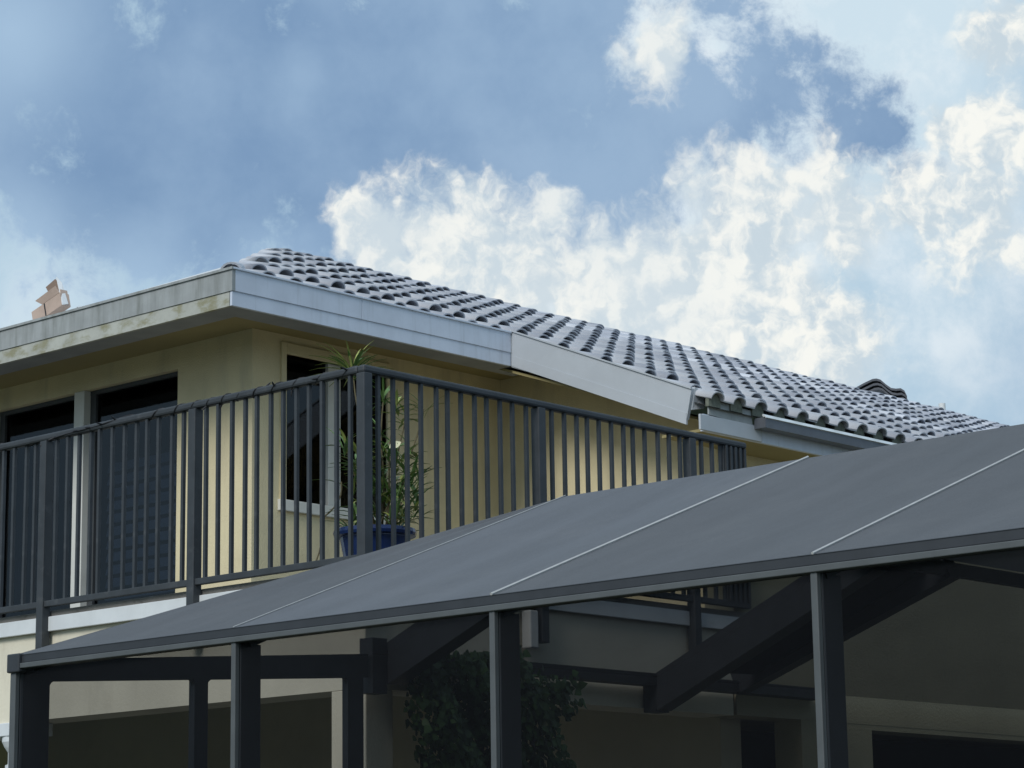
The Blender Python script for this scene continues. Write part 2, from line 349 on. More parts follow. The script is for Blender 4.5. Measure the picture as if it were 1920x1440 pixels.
# rooms behind the glass
hpart(G().box(XW + 3.0, XW + 3.1, YW + 0.2, 22, ZFL, 6.0).box(XW + 0.2, XW + 3, YW + 3, YW + 3.1, ZFL, 5.9) .box(XW + 0.21, XW + 3, YW + 0.21, 22, 5.9, 5.95).box(XW + 0.21, XW + 3, YW + 0.21, 22, ZFL - 0.02, ZFL + 0.02), 'room_wall', 'interior')
# sliding windows on the left wall
def pane_x(y0, y1, z0, z1, parent): return hpart(G().box(XW + 0.075, XW + 0.081, y0, y1, z0, z1), 'pane', 'window_glass', parent=parent)
ys = [14.27, 15.445, 16.62, 17.80]
for k in range(3):
    y0, y1 = ys[k], ys[k + 1]
    fr = G()
    fr.box(XW + 0.05, XW + 0.11, y0 + (0.0 if k == 0 else 0.06), y1 - 0.06, 5.59, 5.622)
    wo = hpart(fr, 'window', 'frame_dark')
    hpart(G().box(XW + 0.05, XW + 0.11, y0 + (0.0 if k == 0 else 0.06), y1 - 0.06, ZFL + 0.07, ZFL + 0.12), 'track', 'frame_dark', parent=wo)
    hpart(G().box(XW - 0.012, XW + 0.13, y1 - 0.062, y1 + 0.062, ZFL + 0.07, 5.623), 'mullion', 'frame_white', parent=wo, bevel=0.004)
    hpart(G().box(XW + 0.052, XW + 0.112, y1 - 0.13, y1 - 0.063, ZFL + 0.12, 5.59), 'stile', 'frame_dark', parent=wo)
    pane_x(y0 + 0.005, y1 - 0.13, ZFL + 0.12, 5.59, wo)
    if k == 0:       # added strips imitating a reflection in the lower part of the pane
        for i in range(17):
            zz = ZFL + 0.16 + i * 0.1005
            hpart(G().prism([(XW + 0.135, y0 + 0.02, zz), (XW + 0.155, y0 + 0.02, zz + 0.072), (XW + 0.165, y0 + 0.02, zz + 0.070), (XW + 0.145, y0 + 0.02, zz - 0.002)], (0, y1 - y0 - 0.20, 0)), 'reflection_strip', 'reflection_blue', parent=wo)
# window on the right wall
wo = hpart(G().box(wx0 - 0.05, wx0, YW - 0.02, YW + 0.1, wz0 - 0.1, wz1 + 0.085).box(wx1, wx1 + 0.05, YW - 0.02, YW + 0.1, wz0 - 0.1, wz1 + 0.085).box(wx0, wx1, YW - 0.02, YW + 0.1, wz1, wz1 + 0.085), 'window', 'stucco_yellow', bevel=0.005)
hpart(G().box(wx0 - 0.07, wx1 + 0.07, YW - 0.035, YW + 0.08, wz0 - 0.085, wz0), 'sill', 'frame_white', parent=wo, bevel=0.006)
hpart(G().box(12.835, 12.965, YW + 0.02, YW + 0.09, wz0, wz1), 'mullion', 'frame_white', parent=wo, bevel=0.004)
for a, b in ((wx0, 12.835), (12.965, wx1)):
    hpart(G().box(a, b, YW + 0.05, YW + 0.056, wz0, wz1), 'pane', 'window_glass', parent=wo)
# eaves: fascia in two boards, trim and soffit
hpart(G().box(XF, XF + 0.03, YF, 22, 5.803, ZT).box(XF - 0.012, XF - 0.0005, YF - 0.012, 22, ZT - 0.014, ZT + 0.004), 'fascia', 'fascia_streaked')
hpart(G().box(XF + 0.008, XF + 0.035, YF + 0.03, 22, 5.70, 5.802), 'fascia_board', 'fascia_mossy')
for a, b in ((XF, 12.44), (12.444, XK - 0.004)):
    hpart(G().box(a + (0.03 if a == XF else 0), b, YF, YF + 0.03, 5.803, ZT).box(a, b, YF - 0.012, YF - 0.0005, ZT - 0.012, ZT + 0.004), 'fascia', 'fascia_clean', bevel=0.003)
hpart(G().box(XF + 0.008, XK, YF + 0.008, YF + 0.035, 5.70, 5.802), 'fascia_board', 'fascia_clean')
hpart(G().box(XF + 0.036, XF + 0.26, YF + 0.036, 22, 5.702, 5.73).box(XF + 0.26, XK + 0.3, YF + 0.036, YF + 0.26, 5.702, 5.73), 'soffit_trim', 'soffit_trim')
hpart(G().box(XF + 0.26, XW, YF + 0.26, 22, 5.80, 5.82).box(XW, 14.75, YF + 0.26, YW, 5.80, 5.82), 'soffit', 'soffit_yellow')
# rake where the roof steps out, its end return, and the lower eave
def deck(y): return ZT + SL * (y - YF)
hpart(G().prism([(XK, YF + 0.004, ZT + 0.012), (XK, 10.93, deck(10.93) + 0.012), (XK, 10.985, deck(10.985) - 0.232), (XK, YF + 0.004, ZT - 0.277)], (0.03, 0, 0)).prism([(XK - 0.012, YF + 0.002, ZT + 0.018), (XK - 0.012, 10.93, deck(10.93) + 0.018), (XK - 0.012, 10.93, deck(10.93) + 0.006), (XK - 0.012, YF + 0.002, ZT + 0.006)], (0.0115, 0, 0)), 'rake_fascia', 'fascia_bright')
hpart(G().prism([(XK + 0.012, YF + 0.0, ZT - 0.184), (XK - 0.005, YF + 0.0, ZT - 0.184), (XK - 0.005, YF + 0.0, ZT - 0.270), (XK + 0.012, YF, ZT - 0.270)], (0, 10.985 - YF, (10.985 - YF) * SL)), 'rake_board', 'fascia_bright')
hpart(G().prism([(XK + 0.032, 10.925, deck(10.93) + 0.03), (XK + 0.14, 10.915, deck(10.93) + 0.0), (XK + 0.14, 10.925, deck(10.93) - 0.12), (XK + 0.032, 10.96, deck(10.93) - 0.14)], (0, 0.03, 0)), 'end_return', 'fascia_bright', bevel=0.004)
hpart(G().prism([(XK + 0.06, 10.826, 5.175), (14.64, 10.826, 5.155), (14.64, 10.826, 5.03), (XK + 0.06, 10.826, 5.06)], (0, 0.012, 0)), 'sub_fascia', 'fascia_streaked')
hpart(G().box(XK + 0.01, 24, 10.84, 10.87, 4.935, 5.06), 'fascia_board', 'fascia_clean')
hpart(G().box(XK - 0.05, 14.75, 10.82, 10.8385, 4.935, 5.05), 'fascia_board', 'fascia_bright', bevel=0.004)
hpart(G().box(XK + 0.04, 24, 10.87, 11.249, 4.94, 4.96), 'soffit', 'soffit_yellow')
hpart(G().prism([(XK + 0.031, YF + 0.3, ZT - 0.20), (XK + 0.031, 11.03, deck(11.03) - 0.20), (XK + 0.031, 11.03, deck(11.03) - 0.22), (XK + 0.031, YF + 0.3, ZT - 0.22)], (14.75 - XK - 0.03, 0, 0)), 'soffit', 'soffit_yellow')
gt = G().box(14.66, 24, 10.715, 10.723, 5.02, 5.098).box(14.66, 24, 10.723, 10.81, 5.02, 5.028).box(14.66, 24, 10.81, 10.818, 5.02, 5.098).box(14.652, 14.66, 10.715, 10.818, 5.02, 5.098)
gut = hpart(gt, 'gutter', 'gutter_grey')
hpart(G().prism([(14.652, 10.704, 5.092), (14.652, 10.735, 5.122), (14.652, 10.745, 5.115), (14.652, 10.7235, 5.086)], (9.3, 0, 0)), 'gutter_lip_lit', 'gutter_lip_lit', parent=gut)

# roof: deck sheets, then the tiles
rz = ZT + SL * RIDGE; xr0, yr = XF + RIDGE, YF + RIDGE
rf = G()
rf.add([(XF+0.02,YF+0.02,ZT-0.085),(XK+0.04,YF+0.02,ZT-0.085),(XK+0.04,YE,deck(YE)-0.085),(XEND,YE,deck(YE)-0.085),(XEND,yr,rz-0.085),(xr0,yr,rz-0.085)], [(0,1,2,3,4,5)])
roof = hpart(rf, 'roof', 'underlay')
hpart(G().add([(XF+0.02,YF+0.02,ZT-0.06),(xr0,yr,rz-0.06),(XF+0.02,YF+2*RIDGE,ZT-0.06)], [(0,1,2)]).add([(XF+0.02,YF+2*RIDGE,ZT-0.062),(xr0,yr,rz-0.062),(XEND,yr,rz-0.062),(XEND,YF+2*RIDGE,ZT-0.062)], [(0,1,2,3)]), 'membrane', 'membrane', parent=roof)
PITCH, COURSE = 0.262, 0.424
TL = COURSE + 0.06
def tile_profile(n=10):
    # from the left lap: barrel (half round) then the flat pan
    pts = []
    R = 0.072
    for k in range(n + 1):
        a = math.pi * (1 - k / n); pts.append((R * math.cos(a) * 1.05, 0.003 + 0.056 * math.sin(a) ** 0.85))
    pts += [(R * 1.05 + 0.03, 0.0), (PITCH - R * 1.05 + 0.004, 0.0)]
    return pts
def tile_mesh(name, lift=0.05, material='tile_glaze', jitter=0.0):
    pr = tile_profile(); n = len(pr); th = 0.009; vs = []; fs = []
    # local: x across, y up the slope, z normal; front (y=0) raised by lift
    for (y, l) in ((0.0, lift), (TL, 0.004)):
        for x, zz in pr: vs.append((x * (1 if y == 0 or abs(x) > 0.0800 else 0.86), y, zz * (1 if y == 0 else 0.80) + l))
    for x, zz in pr: vs.append((x * (0.91 if abs(x) <= 0.0800 else 1.0), 0.0, max(zz - th, -0.010) + lift))
    for x, zz in pr: vs.append((x * (0.91 if abs(x) <= 0.0800 else 1.0), TL * 0.8, max(zz - th, -0.010) + 0.012))
    for i in range(n - 1):
        fs.append((i, i + 1, n + i + 1, n + i))            # top
        fs.append((2*n + i, 2*n + i + 1, i + 1, i))        # front lip
        fs.append((3*n + i, 3*n + i + 1, 2*n + i + 1, 2*n + i))  # underside
    fs.append((0, n, 3*n, 2*n))
    m = me(name, vs, fs, material)
    for i, p in enumerate(m.polygons): p.use_smooth = (i % 3 == 0)
    return m
TM = [tile_mesh('tile', 0.044 + 0.004 * k) for k in (-1, 0, 1)]
tilt = math.atan(SL)
spots = []
XI0 = 11.815
for j in range(-6, 11):
    ym = YF + 0.055 if j == -1 and True else YF + 0.015 + (j + 1) * COURSE
    for i in range(-2, 90):
        x = XI0 + i * PITCH
        if j < -1 and x < XK + 0.10: continue
        if j == -1 and x > XK: ym = YF + 0.015
        run = ym - YF
        if j >= -1 and x < XF + max(0.28, run + 0.10): continue
        if j == -6:
            ym = YE
        if ym + 0.2 > yr: continue
        spots.append((i, j, x, ym))
def near(sp):
    return (Vector((sp[2], sp[3], deck(sp[3]))) - EYE).length
# largest in the picture: nearest that are not behind the enclosure roof
spots.sort(key=near)
spots = [s for s in spots if s[2] < 30]
stuff = G()
for idx, (i, j, x, y) in enumerate(spots):
    rz_ = random.uniform(-0.02, 0.02); dz = random.uniform(-0.005, 0.009)
    loc = Vector((x, y, deck(y) + dz - 0.060 - (0.018 if j == -1 and x < XK else 0))); rot = Matrix.Rotation(tilt, 4, 'X') @ Matrix.Rotation(rz_, 4, 'Z')
    msh = TM[random.randrange(3)]
    cut = min(1.0, max(0.3, (x - XF - (y - YF) + 0.06) / TL)) if j >= -1 else 1.0
    rot = rot @ Matrix.Diagonal((1, cut, 1, 1))
    if idx < 298:
        o = D.objects.new('tile', msh); link(o, roof); o.matrix_local = Matrix.Translation(loc - HO) @ rot
    else:
        mw = Matrix.Translation(loc) @ rot
        stuff.add([mw @ v.co for v in msh.vertices], [tuple(p.vertices) for p in msh.polygons])
for (i, j, x, y) in spots:
    if j == -6 and x < 17.5 and x > 14.1:
        gm = G().prism([(x + 0.070 * math.cos(a), y + 0.012, deck(y) - 0.030 + 0.054 * math.sin(a) ** 0.85) for a in [math.pi * k / 10 for k in range(11)]] + [(x - 0.07, y + 0.012, deck(y) - 0.075), (x + 0.07, y + 0.012, deck(y) - 0.075)], (0, 0.03, 0))
        hpart(gm, 'mortar_plug', 'mortar', parent=roof)
o = hpart(stuff, 'tile_field', 'tile_glaze', parent=roof); tag(o, kind='stuff')
o.data.polygons.foreach_set('use_smooth', [(k % 31) % 3 == 0 and (k % 31) < 30 for k in range(len(o.data.polygons))]) if len(o.data.polygons) else None
# barrel caps at the foot of the hip
def cap_tile(a, b, r, name='hip_tile'):
    a, b = Vector(a), Vector(b); d = (b - a).normalized(); s_ = d.cross(Vector((0, 0, 1))).normalized(); u = s_.cross(d); gm = G(); vs = []; n = 10
    for p, k in ((a, 1.0), (b, 0.82)):
        for q in (1.0, 0.84):
            for t_ in range(n + 1):
                an = math.pi * t_ / n; vs.append(p + s_ * math.cos(an) * r * q * k + u * math.sin(an) * r * q * k)
    n1 = n + 1; fs = []
    for t_ in range(n): fs += [(t_, t_+1, 2*n1+t_+1, 2*n1+t_), (n1+t_+1, n1+t_, 3*n1+t_, 3*n1+t_+1), (t_+1, t_, n1+t_, n1+t_+1)]
    gm.add(vs, fs); return hpart(gm, name, 'tile_glaze', parent=roof, smooth=False)
cap_tile((XF + 0.07, YF + 0.09, ZT - 0.02), (XF + 0.47, YF + 0.49, ZT - 0.02 + 0.4 * SL), 0.085)
hpart(G().prism([(XF + 0.10 + 0.078 * math.cos(a) * 0.67, YF + 0.12 - 0.078 * math.cos(a) * 0.74, ZT - 0.02 + 0.078 * math.sin(a)) for a in [math.pi * k / 10 for k in range(11)]], (0.1, 0.1, 0.04)), 'mortar', 'tile_glaze', parent=roof)

# ------------------------------------------------------------------ things on the roof
vp = G().tube([(27.63, 17.35, 7.4), (27.63, 17.35, 7.965)], 0.045, 14).obj('vent_pipe', 'pipe_white', org=(27.63, 17.35, 7.4), smooth=False)
tag(vp, 'short white vent pipe standing on the far ridge', 'vent pipe')
def spare_tile(cx, cy, cz, label):
    prof = [(-0.36, 0.0), (-0.28, 0.05), (-0.16, 0.115), (-0.05, 0.165), (0.0, 0.17), (0.05, 0.155), (0.12, 0.09), (0.18, 0.045), (0.24, 0.035), (0.30, 0.04), (0.345, 0.01), (0.375, -0.06)]
    n = len(prof); vs = []; dr = Vector((0.669, -0.743, 0)); bk = Vector((0.743, 0.669, 0))
    for t_ in (0, 0.42):
        for q in (0, -0.028):
            for a, zz in prof: vs.append(dr * a + bk * t_ + Vector((0, 0, zz + q)))
    fs = []
    for i in range(n - 1): fs += [(i, i+1, 2*n+i+1, 2*n+i), (n+i, n+i+1, i+1, i), (3*n+i, 3*n+i+1, n+i+1, n+i), (2*n+i, 2*n+i+1, 3*n+i+1, 3*n+i)]
    fs += [(0, 2*n, 3*n, n), (n-1, 2*n-1, 4*n-1, 3*n-1)]
    gm = G().add(vs, fs); gm.v = [tuple(Vector(v) + Vector((cx, cy, cz))) for v in gm.v]
    o = gm.obj('roof_tile', 'tile_dark', org=(cx, cy, cz)); tag(o, label, 'roof tile', 'spare tiles stacked behind the ridge'); return o
for k, lab in enumerate(('dark spare roof tile at the bottom of the small stack behind the ridge', 'dark spare roof tile in the middle of the small stack behind the ridge', 'dark spare roof tile on top of the small stack behind the ridge')):
    spare_tile(26.12 - 0.02 * k, 17.32, 7.79 + 0.055 * k, lab)
# open carton on the left roof slope, by the eave
bx = empty('cardboard_box', (11.42, 15.06, 6.075)); tag(bx, 'torn open brown cardboard carton sitting on the left eave', 'cardboard box')
bx.rotation_euler = (math.radians(-15), 0, 0); bx.scale = (0.85, 0.9, 0.85)
# local axes: y runs along the eave (left in the picture is +y)
def bpart(gm, name, material): return gm.obj(name, material, bx)
bpart(G().box(0, 0.10, -0.20, 0.20, 0.0, 0.012).box(0, 0.012, -0.20, 0.20, 0.012, 0.125).box(0.088, 0.10, -0.20, 0.20, 0.012, 0.125).box(0.012, 0.088, 0.188, 0.20, 0.012, 0.125).box(0.012, 0.088, -0.20, -0.188, 0.012, 0.16), 'carton', 'cardboard')
bpart(G().box(-0.003, -0.001, 0.012, 0.026, 0.002, 0.122), 'tape', 'cable_dark')
bpart(G().prism([(0.0, -0.19, 0.128), (0.0, 0.05, 0.128), (-0.02, 0.11, 0.19), (-0.02, -0.17, 0.20)], (0.01, 0, 0)), 'flap', 'cardboard')
bpart(G().prism([(0.03, -0.185, 0.17), (0.03, -0.04, 0.17), (0.01, -0.02, 0.27), (0.01, -0.155, 0.285)], (0.01, 0, 0)), 'flap', 'cardboard_inside')
bpart(G().prism([(0.0, -0.203, 0.0), (0.07, -0.203, 0.02), (0.05, -0.185, 0.24), (0.015, -0.165, 0.30)], (0, -0.006, 0)), 'flap', 'plastic_white')
pw = G()
random.seed(3)
pts = []
for a in range(7):
    for b in range(5):
        pts.append((11.40 + 0.05 * b + random.uniform(-0.012, 0.012), 14.60 + 0.055 * a + random.uniform(-0.02, 0.02), ZT + 0.02 + SL * 0.05 * b + 0.08 * math.sin(a * 0.6 + 0.4) * (1 - b / 8) * random.uniform(0.3, 1.3)))
pw.add(pts, [(a * 5 + b, a * 5 + b + 1, (a + 1) * 5 + b + 1, (a + 1) * 5 + b) for a in range(6) for b in range(4)])
o = pw.obj('plastic_wrap', 'plastic_white', org=(11.4, 14.7, 6.0)); tag(o, 'crumpled white plastic wrap beside the carton on the eave', 'plastic wrap')
sm = o.modifiers.new('solid', 'SOLIDIFY'); sm.thickness = 0.003

# ------------------------------------------------------------------ balcony railing
rail = empty('balcony_railing', (XR, YR, ZFL)); tag(rail, 'dark grey metal balcony railing with thin pickets and square posts', 'railing')
RO = Vector((XR, YR, ZFL))
def rpart(gm, name, bevel=0.0, mt='rail_paint'):
    gm.v = [tuple(Vector(v) - RO) for v in gm.v]; return gm.obj(name, mt, rail, bevel=bevel)
ZB0, ZB1, ZT0, ZT1 = 3.284, 3.318, 4.232, 4.272
YEND = 14.5; XRE = 11.76
rpart(G().box(XR - 0.026, XR + 0.026, YR + 0.0265, YEND, ZT0, ZT1), 'top_rail', 0.012)
rpart(G().box(XR - 0.026, XRE, YR - 0.026, YR + 0.026, ZT0, ZT1), 'top_rail', 0.012)
rpart(G().box(XR - 0.018, XR + 0.018, YR + 0.031, YEND, ZB0, ZB1), 'bottom_rail', 0.003)
rpart(G().box(XR + 0.031, XRE, YR - 0.018, YR + 0.018, ZB0, ZB1), 'bottom_rail', 0.003)
def post(x, y, z0=2.965): rpart(G().box(x - 0.029, x + 0.029, y - 0.029, y + 0.029, z0, ZT0), 'post', 0.004)
post(XR, YR)
py = [YR + 1.285 * k for k in range(1, 5)]; px = [YR * 0 + XR + 1.312 * k for k in (1, 2)]
for y in py: post(XR, y)
for x in px: post(x, YR)
pm = me('picket', G().box(-0.0095, 0.0095, -0.0095, 0.0095, ZB1, ZT0).v, G().box(0,1,0,1,0,1).f, 'rail_paint')
def picket(x, y):
    o = D.objects.new('picket', pm); link(o, rail); o.location = Vector((x, y, 0)) - RO + Vector((random.uniform(-.0015,.0015), random.uniform(-.0015,.0015), 0)); o.rotation_euler = (random.uniform(-.002,.002), random.uniform(-.002,.002), 0)
for a in [YR] + py[:-1]:
    for k in range(1, 13): picket(XR, a + 1.285 * k / 13)
for a in [XR] + px[:1]:
    for k in range(1, 13): picket(a + 1.312 * k / 13, YR)
for k in range(1, 4): picket(px[1] + 1.312 * k / 13, YR)
rpart(G().box(11.545, XRE, YR - 0.012, YR + 0.02, ZB1, ZT0), 'end_panel', 0.003)
for k in range(5): rpart(G().box(11.555 + 0.045 * k, 11.572 + 0.045 * k, YR - 0.024, YR - 0.0125, ZB1, ZT0), 'end_panel_rib')
# string lights wound round the left top rail
sl_ = empty('string_lights', (XR, YR + 0.3, ZT1)); tag(sl_, 'dark string light cable wound round the left balcony top rail', 'string lights')
SO = Vector((XR, YR + 0.3, ZT1)); pts = []; random.seed(11)
yy = YR + 0.05
while yy < 12.4:
    ph = (yy - YR) * 2 * math.pi / (0.20 + 0.05 * math.sin(yy * 1.7)) + 0.4 * math.sin(yy * 5)
    rr = 0.0285 + 0.002 * math.sin(yy * 31)
    pts.append(Vector((XR + rr * math.cos(ph), yy, (ZT0 + ZT1) / 2 + rr * 0.85 * math.sin(ph))) - SO); yy += 0.012
G().tube(pts, 0.0034, 5).obj('cable', 'cable_dark', sl_)
bm_ = me('bulb', G().lathe([(0.0, 0.0), (0.005, 0.002), (0.0055, 0.014), (0.004, 0.03), (0.0, 0.04)], (0, 0, 0), 6).v, G().lathe([(0.0, 0.0), (0.005, 0.002), (0.0055, 0.014), (0.004, 0.03), (0.0, 0.04)], (0, 0, 0), 6).f, 'cable_dark')
for k in range(4, len(pts), 9):
    if random.random() < 0.3: continue
    o = D.objects.new('bulb', bm_); link(o, sl_); o.location = pts[k]
    o.rotation_euler = Vector((pts[k].x, random.uniform(-0.02, 0.02), pts[k].z + 0.02)).to_track_quat('Z', 'Y').to_euler()

# ------------------------------------------------------------------ potted plant at the balcony corner
PB = Vector((9.165, 9.25, ZFL + 0.069)); plant = empty('potted_plant', PB)
tag(plant, 'tall leafy plant in a glossy blue pot behind the railing corner', 'potted plant')
G().lathe([(0.0, 0.0), (0.13, 0.0), (0.145, 0.02), (0.185, 0.23), (0.185, 0.235), (0.215, 0.24), (0.22, 0.255), (0.215, 0.275), (0.19, 0.275), (0.18, 0.24)], (0, 0, 0), 36).obj('pot', 'pot_blue', plant, smooth=False)
G().lathe([(0.0, 0.235), (0.183, 0.235)], (0, 0, 0), 24).obj('soil', 'soil', plant)
SIDE = Vector((0.669, -0.743, 0)); DEEP = Vector((0.743, 0.669, 0)); random.seed(21)
def leaf_mesh(name, L, W, bend, material):
    vs = []; fs = []; n = 5
    for k in range(n + 1):
        t_ = k / n; wd_ = W * (math.sin(math.pi * min(1, t_ * 0.92 + 0.06)) ** 0.8); zc = L * t_ - bend * 0.25 * t_ * t_; xc = bend * t_ * t_
        vs += [(xc, -wd_ / 2, zc), (xc + 0.002 + 0.12 * wd_, 0, zc), (xc, wd_ / 2, zc)]
    for k in range(n):
        for q in (0, 1): fs.append((3*k+q, 3*k+q+1, 3*k+q+4, 3*k+q+3))
    return me(name, vs, fs, material, True)
LM = [leaf_mesh('leaf', 0.18, 0.012, 0.09, 'leaf'), leaf_mesh('leaf', 0.14, 0.018, 0.06, 'leaf'), leaf_mesh('leaf', 0.21, 0.010, 0.09, 'leaf_lime'), leaf_mesh('leaf', 0.12, 0.022, 0.06, 'leaf_lime')]
def put_leaf(msh, p, az, pol, sc=1.0):
    o = D.objects.new('leaf', msh); link(o, plant)
    o.matrix_local = Matrix.Translation(p) @ Matrix.Rotation(az, 4, 'Z') @ Matrix.Rotation(pol, 4, 'Y') @ Matrix.Scale(sc, 4)
def tuft(a, zz, n, dep, lo=0.15, hi=1.2, kinds=(0, 1, 2), sc=1.0):
    p = SIDE * a + DEEP * dep + Vector((0, 0, zz))
    for k in range(n): put_leaf(LM[random.choice(kinds)], p + Vector((0, 0, random.uniform(-0.05, 0.01))), random.uniform(0, 6.28), random.uniform(lo, hi), sc * random.uniform(0.75, 1.15))
def stem(a0, a1, zz, dep0, dep1, r=0.007, wob=0.03):
    pts = []
    for k in range(9):
        t_ = k / 8; pts.append(SIDE * (a0 + (a1 - a0) * t_ + wob * math.sin(t_ * 5 + a1 * 9) * t_ * (1 - t_) * 2) + DEEP * (dep0 + (dep1 - dep0) * t_) + Vector((0, 0, 0.235 + (zz - 0.235) * t_)))
    G().tube(pts, [r * (1 - 0.5 * k / 8) for k in range(9)], 6).obj('stem', 'stem', plant)
for a0, a1, zz, d0, d1, n, kinds, sc in ((-0.02, -0.115, 1.13, 0, 0.02, 42, (0, 1, 2, 2), 1.15), (0.03, 0.045, 0.99, 0.03, 0.05, 13, (0, 1), 0.9), (0.05, 0.115, 0.95, -0.02, -0.03, 13, (1, 3), 0.9),
        (0.06, 0.165, 0.88, 0.02, 0.0, 12, (2, 3), 0.85), (0.08, 0.26, 0.93, 0.05, 0.05, 5, (0, 2), 0.8), (-0.04, -0.15, 0.72, -0.03, -0.05, 10, (1, 3), 0.8), (0.02, 0.02, 0.80, 0.0, 0.0, 9, (0, 1), 0.8)):
    stem(a0, a1, zz, d0, d1); tuft(a1, zz, n, d1, 0.1, 1.25, kinds, sc)
for k in range(85):
    a = random.uniform(-0.15, 0.24); dp = random.uniform(-0.13, 0.13); zz = 0.28 + 0.42 * random.random() ** 1.3
    tuft(a, zz, 4, dp, 0.1, 1.1, (0, 1, 1, 3), random.uniform(0.8, 1.25))
for k in range(6): stem(random.uniform(-0.08, 0.1), random.uniform(-0.12, 0.2), random.uniform(0.4, 0.62), random.uniform(-.06, .06), random.uniform(-.1, .1), 0.005)
pm2 = leaf_mesh('pale_leaf', 0.075, 0.045, 0.02, 'leaf_pale'); o = D.objects.new('pale_leaf', pm2); link(o, plant)
o.matrix_local = Matrix.Translation(SIDE * 0.085 - DEEP * 0.12 + Vector((0, 0, 0.69))) @ Matrix.Rotation(-0.73, 4, 'Z') @ Matrix.Rotation(0.9, 4, 'Y') @ Matrix.Rotation(1.2, 4, 'Z')
# a bare trailing stem hanging outside the pot
pts = []
for k in range(14):
    t_ = k / 13; pts.append(SIDE * (-0.17 - 0.14 * t_ + 0.02 * math.sin(t_ * 9)) - DEEP * (0.10 + 0.05 * t_) + Vector((0, 0, 0.52 - 0.40 * t_ - 0.06 * t_ * math.sin(t_ * 7))))
G().tube(pts, 0.0045, 5).obj('trailing_stem', 'stem', plant)

# ------------------------------------------------------------------ screen enclosure with fabric mansard roof
XC, YC = 6.503, 8.72; ZE0, ZE1 = 2.626, 2.682; XT, YT, ZTT = 8.438, 7.297, 3.41; YN = 1.2; XFAR = 19.0
cage = empty('screen_enclosure', (XC, YC, 0)); tag(cage, 'dark aluminium screen enclosure with sloping grey fabric roof attached to the house', 'screen enclosure')
CO = Vector((XC, YC, 0))
def cpart(gm, name, mt='cage_paint', bevel=0.0, smooth=False):
    gm.v = [tuple(Vector(v) - CO) for v in gm.v]; return gm.obj(name, mt, cage, smooth, bevel)
# eave beam with lighter lower lip
cpart(G().box(XC - 0.02, XC + 0.035, YN, YC + 0.03, ZE0 + 0.019, ZE1), 'eave_beam', 'cage_paint', 0.003)
cpart(G().box(XC - 0.030, XC + 0.03, YN, YC + 0.03, ZE0 - 0.004, ZE0 + 0.018), 'eave_lip', 'cage_lip', 0.003)
cpart(G().box(XC - 0.036, XC + 0.05, YC - 0.05, YC + 0.036, ZE0 - 0.02, ZE1 + 0.004), 'corner_cap', 'cage_paint', 0.006)
posty = [7.325, 5.96, 4.575, 3.19, 1.8]
def cpost(y):
    cpart(G().box(XC - 0.022, XC + 0.0, y - 0.013, y + 0.013, 0.03, ZE0 + 0.008), 'post_lit_face', 'cage_lip', 0.003)  # lighter colour on the front puts the light it catches into the paint
    cpart(G().box(XC + 0.004, XC + 0.112, y - 0.013, y + 0.013, 0.03, ZE0 - 0.005), 'post', 'cage_paint', 0.003)
for y in posty: cpost(y)
cpart(G().box(XC - 0.022, XC + 0.0, YC - 0.012, YC + 0.026, 0.03, ZE0 - 0.02), 'post_lit_face', 'cage_lip', 0.003)  # corner post front, lit side painted lighter likewise
cpart(G().box(XC + 0.004, XC + 0.16, YC - 0.012, YC + 0.026, 0.03, ZE0 - 0.02), 'post', 'cage_paint', 0.003)
# side wall framing from the front corner to the house corner
def hdr(x): return 2.583 + (x - 6.68) * 0.0635
cpart(G().prism([(XC + 0.03, YC - 0.01, hdr(XC) + 0.0), (8.58, YC - 0.01, hdr(8.58)), (8.58, YC - 0.01, hdr(8.58) + 0.115), (XC + 0.03, YC - 0.01, hdr(XC) + 0.095)], (0, 0.035, 0)), 'side_header', 'cage_paint')
for x0, x1 in ((7.475, 7.555), (8.44, 8.545)):
    cpart(G().box(x0, x1, YC - 0.012, YC + 0.027, 0.03, hdr(x0) + 0.01), 'side_post', 'cage_paint')
# rounded gussets in the corners of the side wall openings
for xa, sgn in ((XC + 0.16, 1), (7.475, -1), (7.555, 1), (8.44, -1)):
    zt_ = hdr(xa); r = 0.03; poly = [(xa, YC - 0.008, zt_ + 0.003), (xa + sgn * r, YC - 0.008, zt_ + 0.003)] + [(xa + sgn * r * (1 - math.sin(t_ * math.pi / 8)), YC - 0.008, zt_ - r * (1 - math.cos(t_ * math.pi / 8))) for t_ in range(1, 5)]
    cpart(G().prism(poly, (0, 0.02, 0)), 'gusset', 'cage_paint')
# rafters from the house gutter up to the flat top
def srafter(x, wd_, dp, z0=2.74, y0=8.74):
    a = Vector((x, y0, z0)); b = Vector((x, YT - 0.02, ZTT - 0.04)); cpart(G().beam(a, b, wd_, dp), 'rafter', 'cage_paint')
for x, wd_, dp, z0 in ((8.76, 0.11, 0.19, 2.765), (10.86, 0.12, 0.19, 2.735), (11.60, 0.10, 0.13, 2.84)): srafter(x, wd_, dp, z0)
cpart(G().box(8.60, 8.70, YC - 0.02, YC + 0.07, 2.63, 2.90), 'rafter_shoe', 'cage_paint')
cpart(G().box(10.80, 10.92, 8.715, 8.80, 2.64, 2.83), 'rafter_shoe', 'cage_paint')
cpart(G().add([(10.92, 8.60, 2.86), (11.55, 8.60, 2.88), (11.55, 7.4, 3.37), (10.92, 7.4, 3.37), (10.92, 8.60, 2.875), (11.55, 8.60, 2.895), (11.55, 7.4, 3.385), (10.92, 7.4, 3.385)], [(0,3,2,1),(4,5,6,7),(0,1,5,4),(1,2,6,5),(2,3,7,6),(3,0,4,7)]), 'roof_panel_between_rafters', 'gutter_dark')
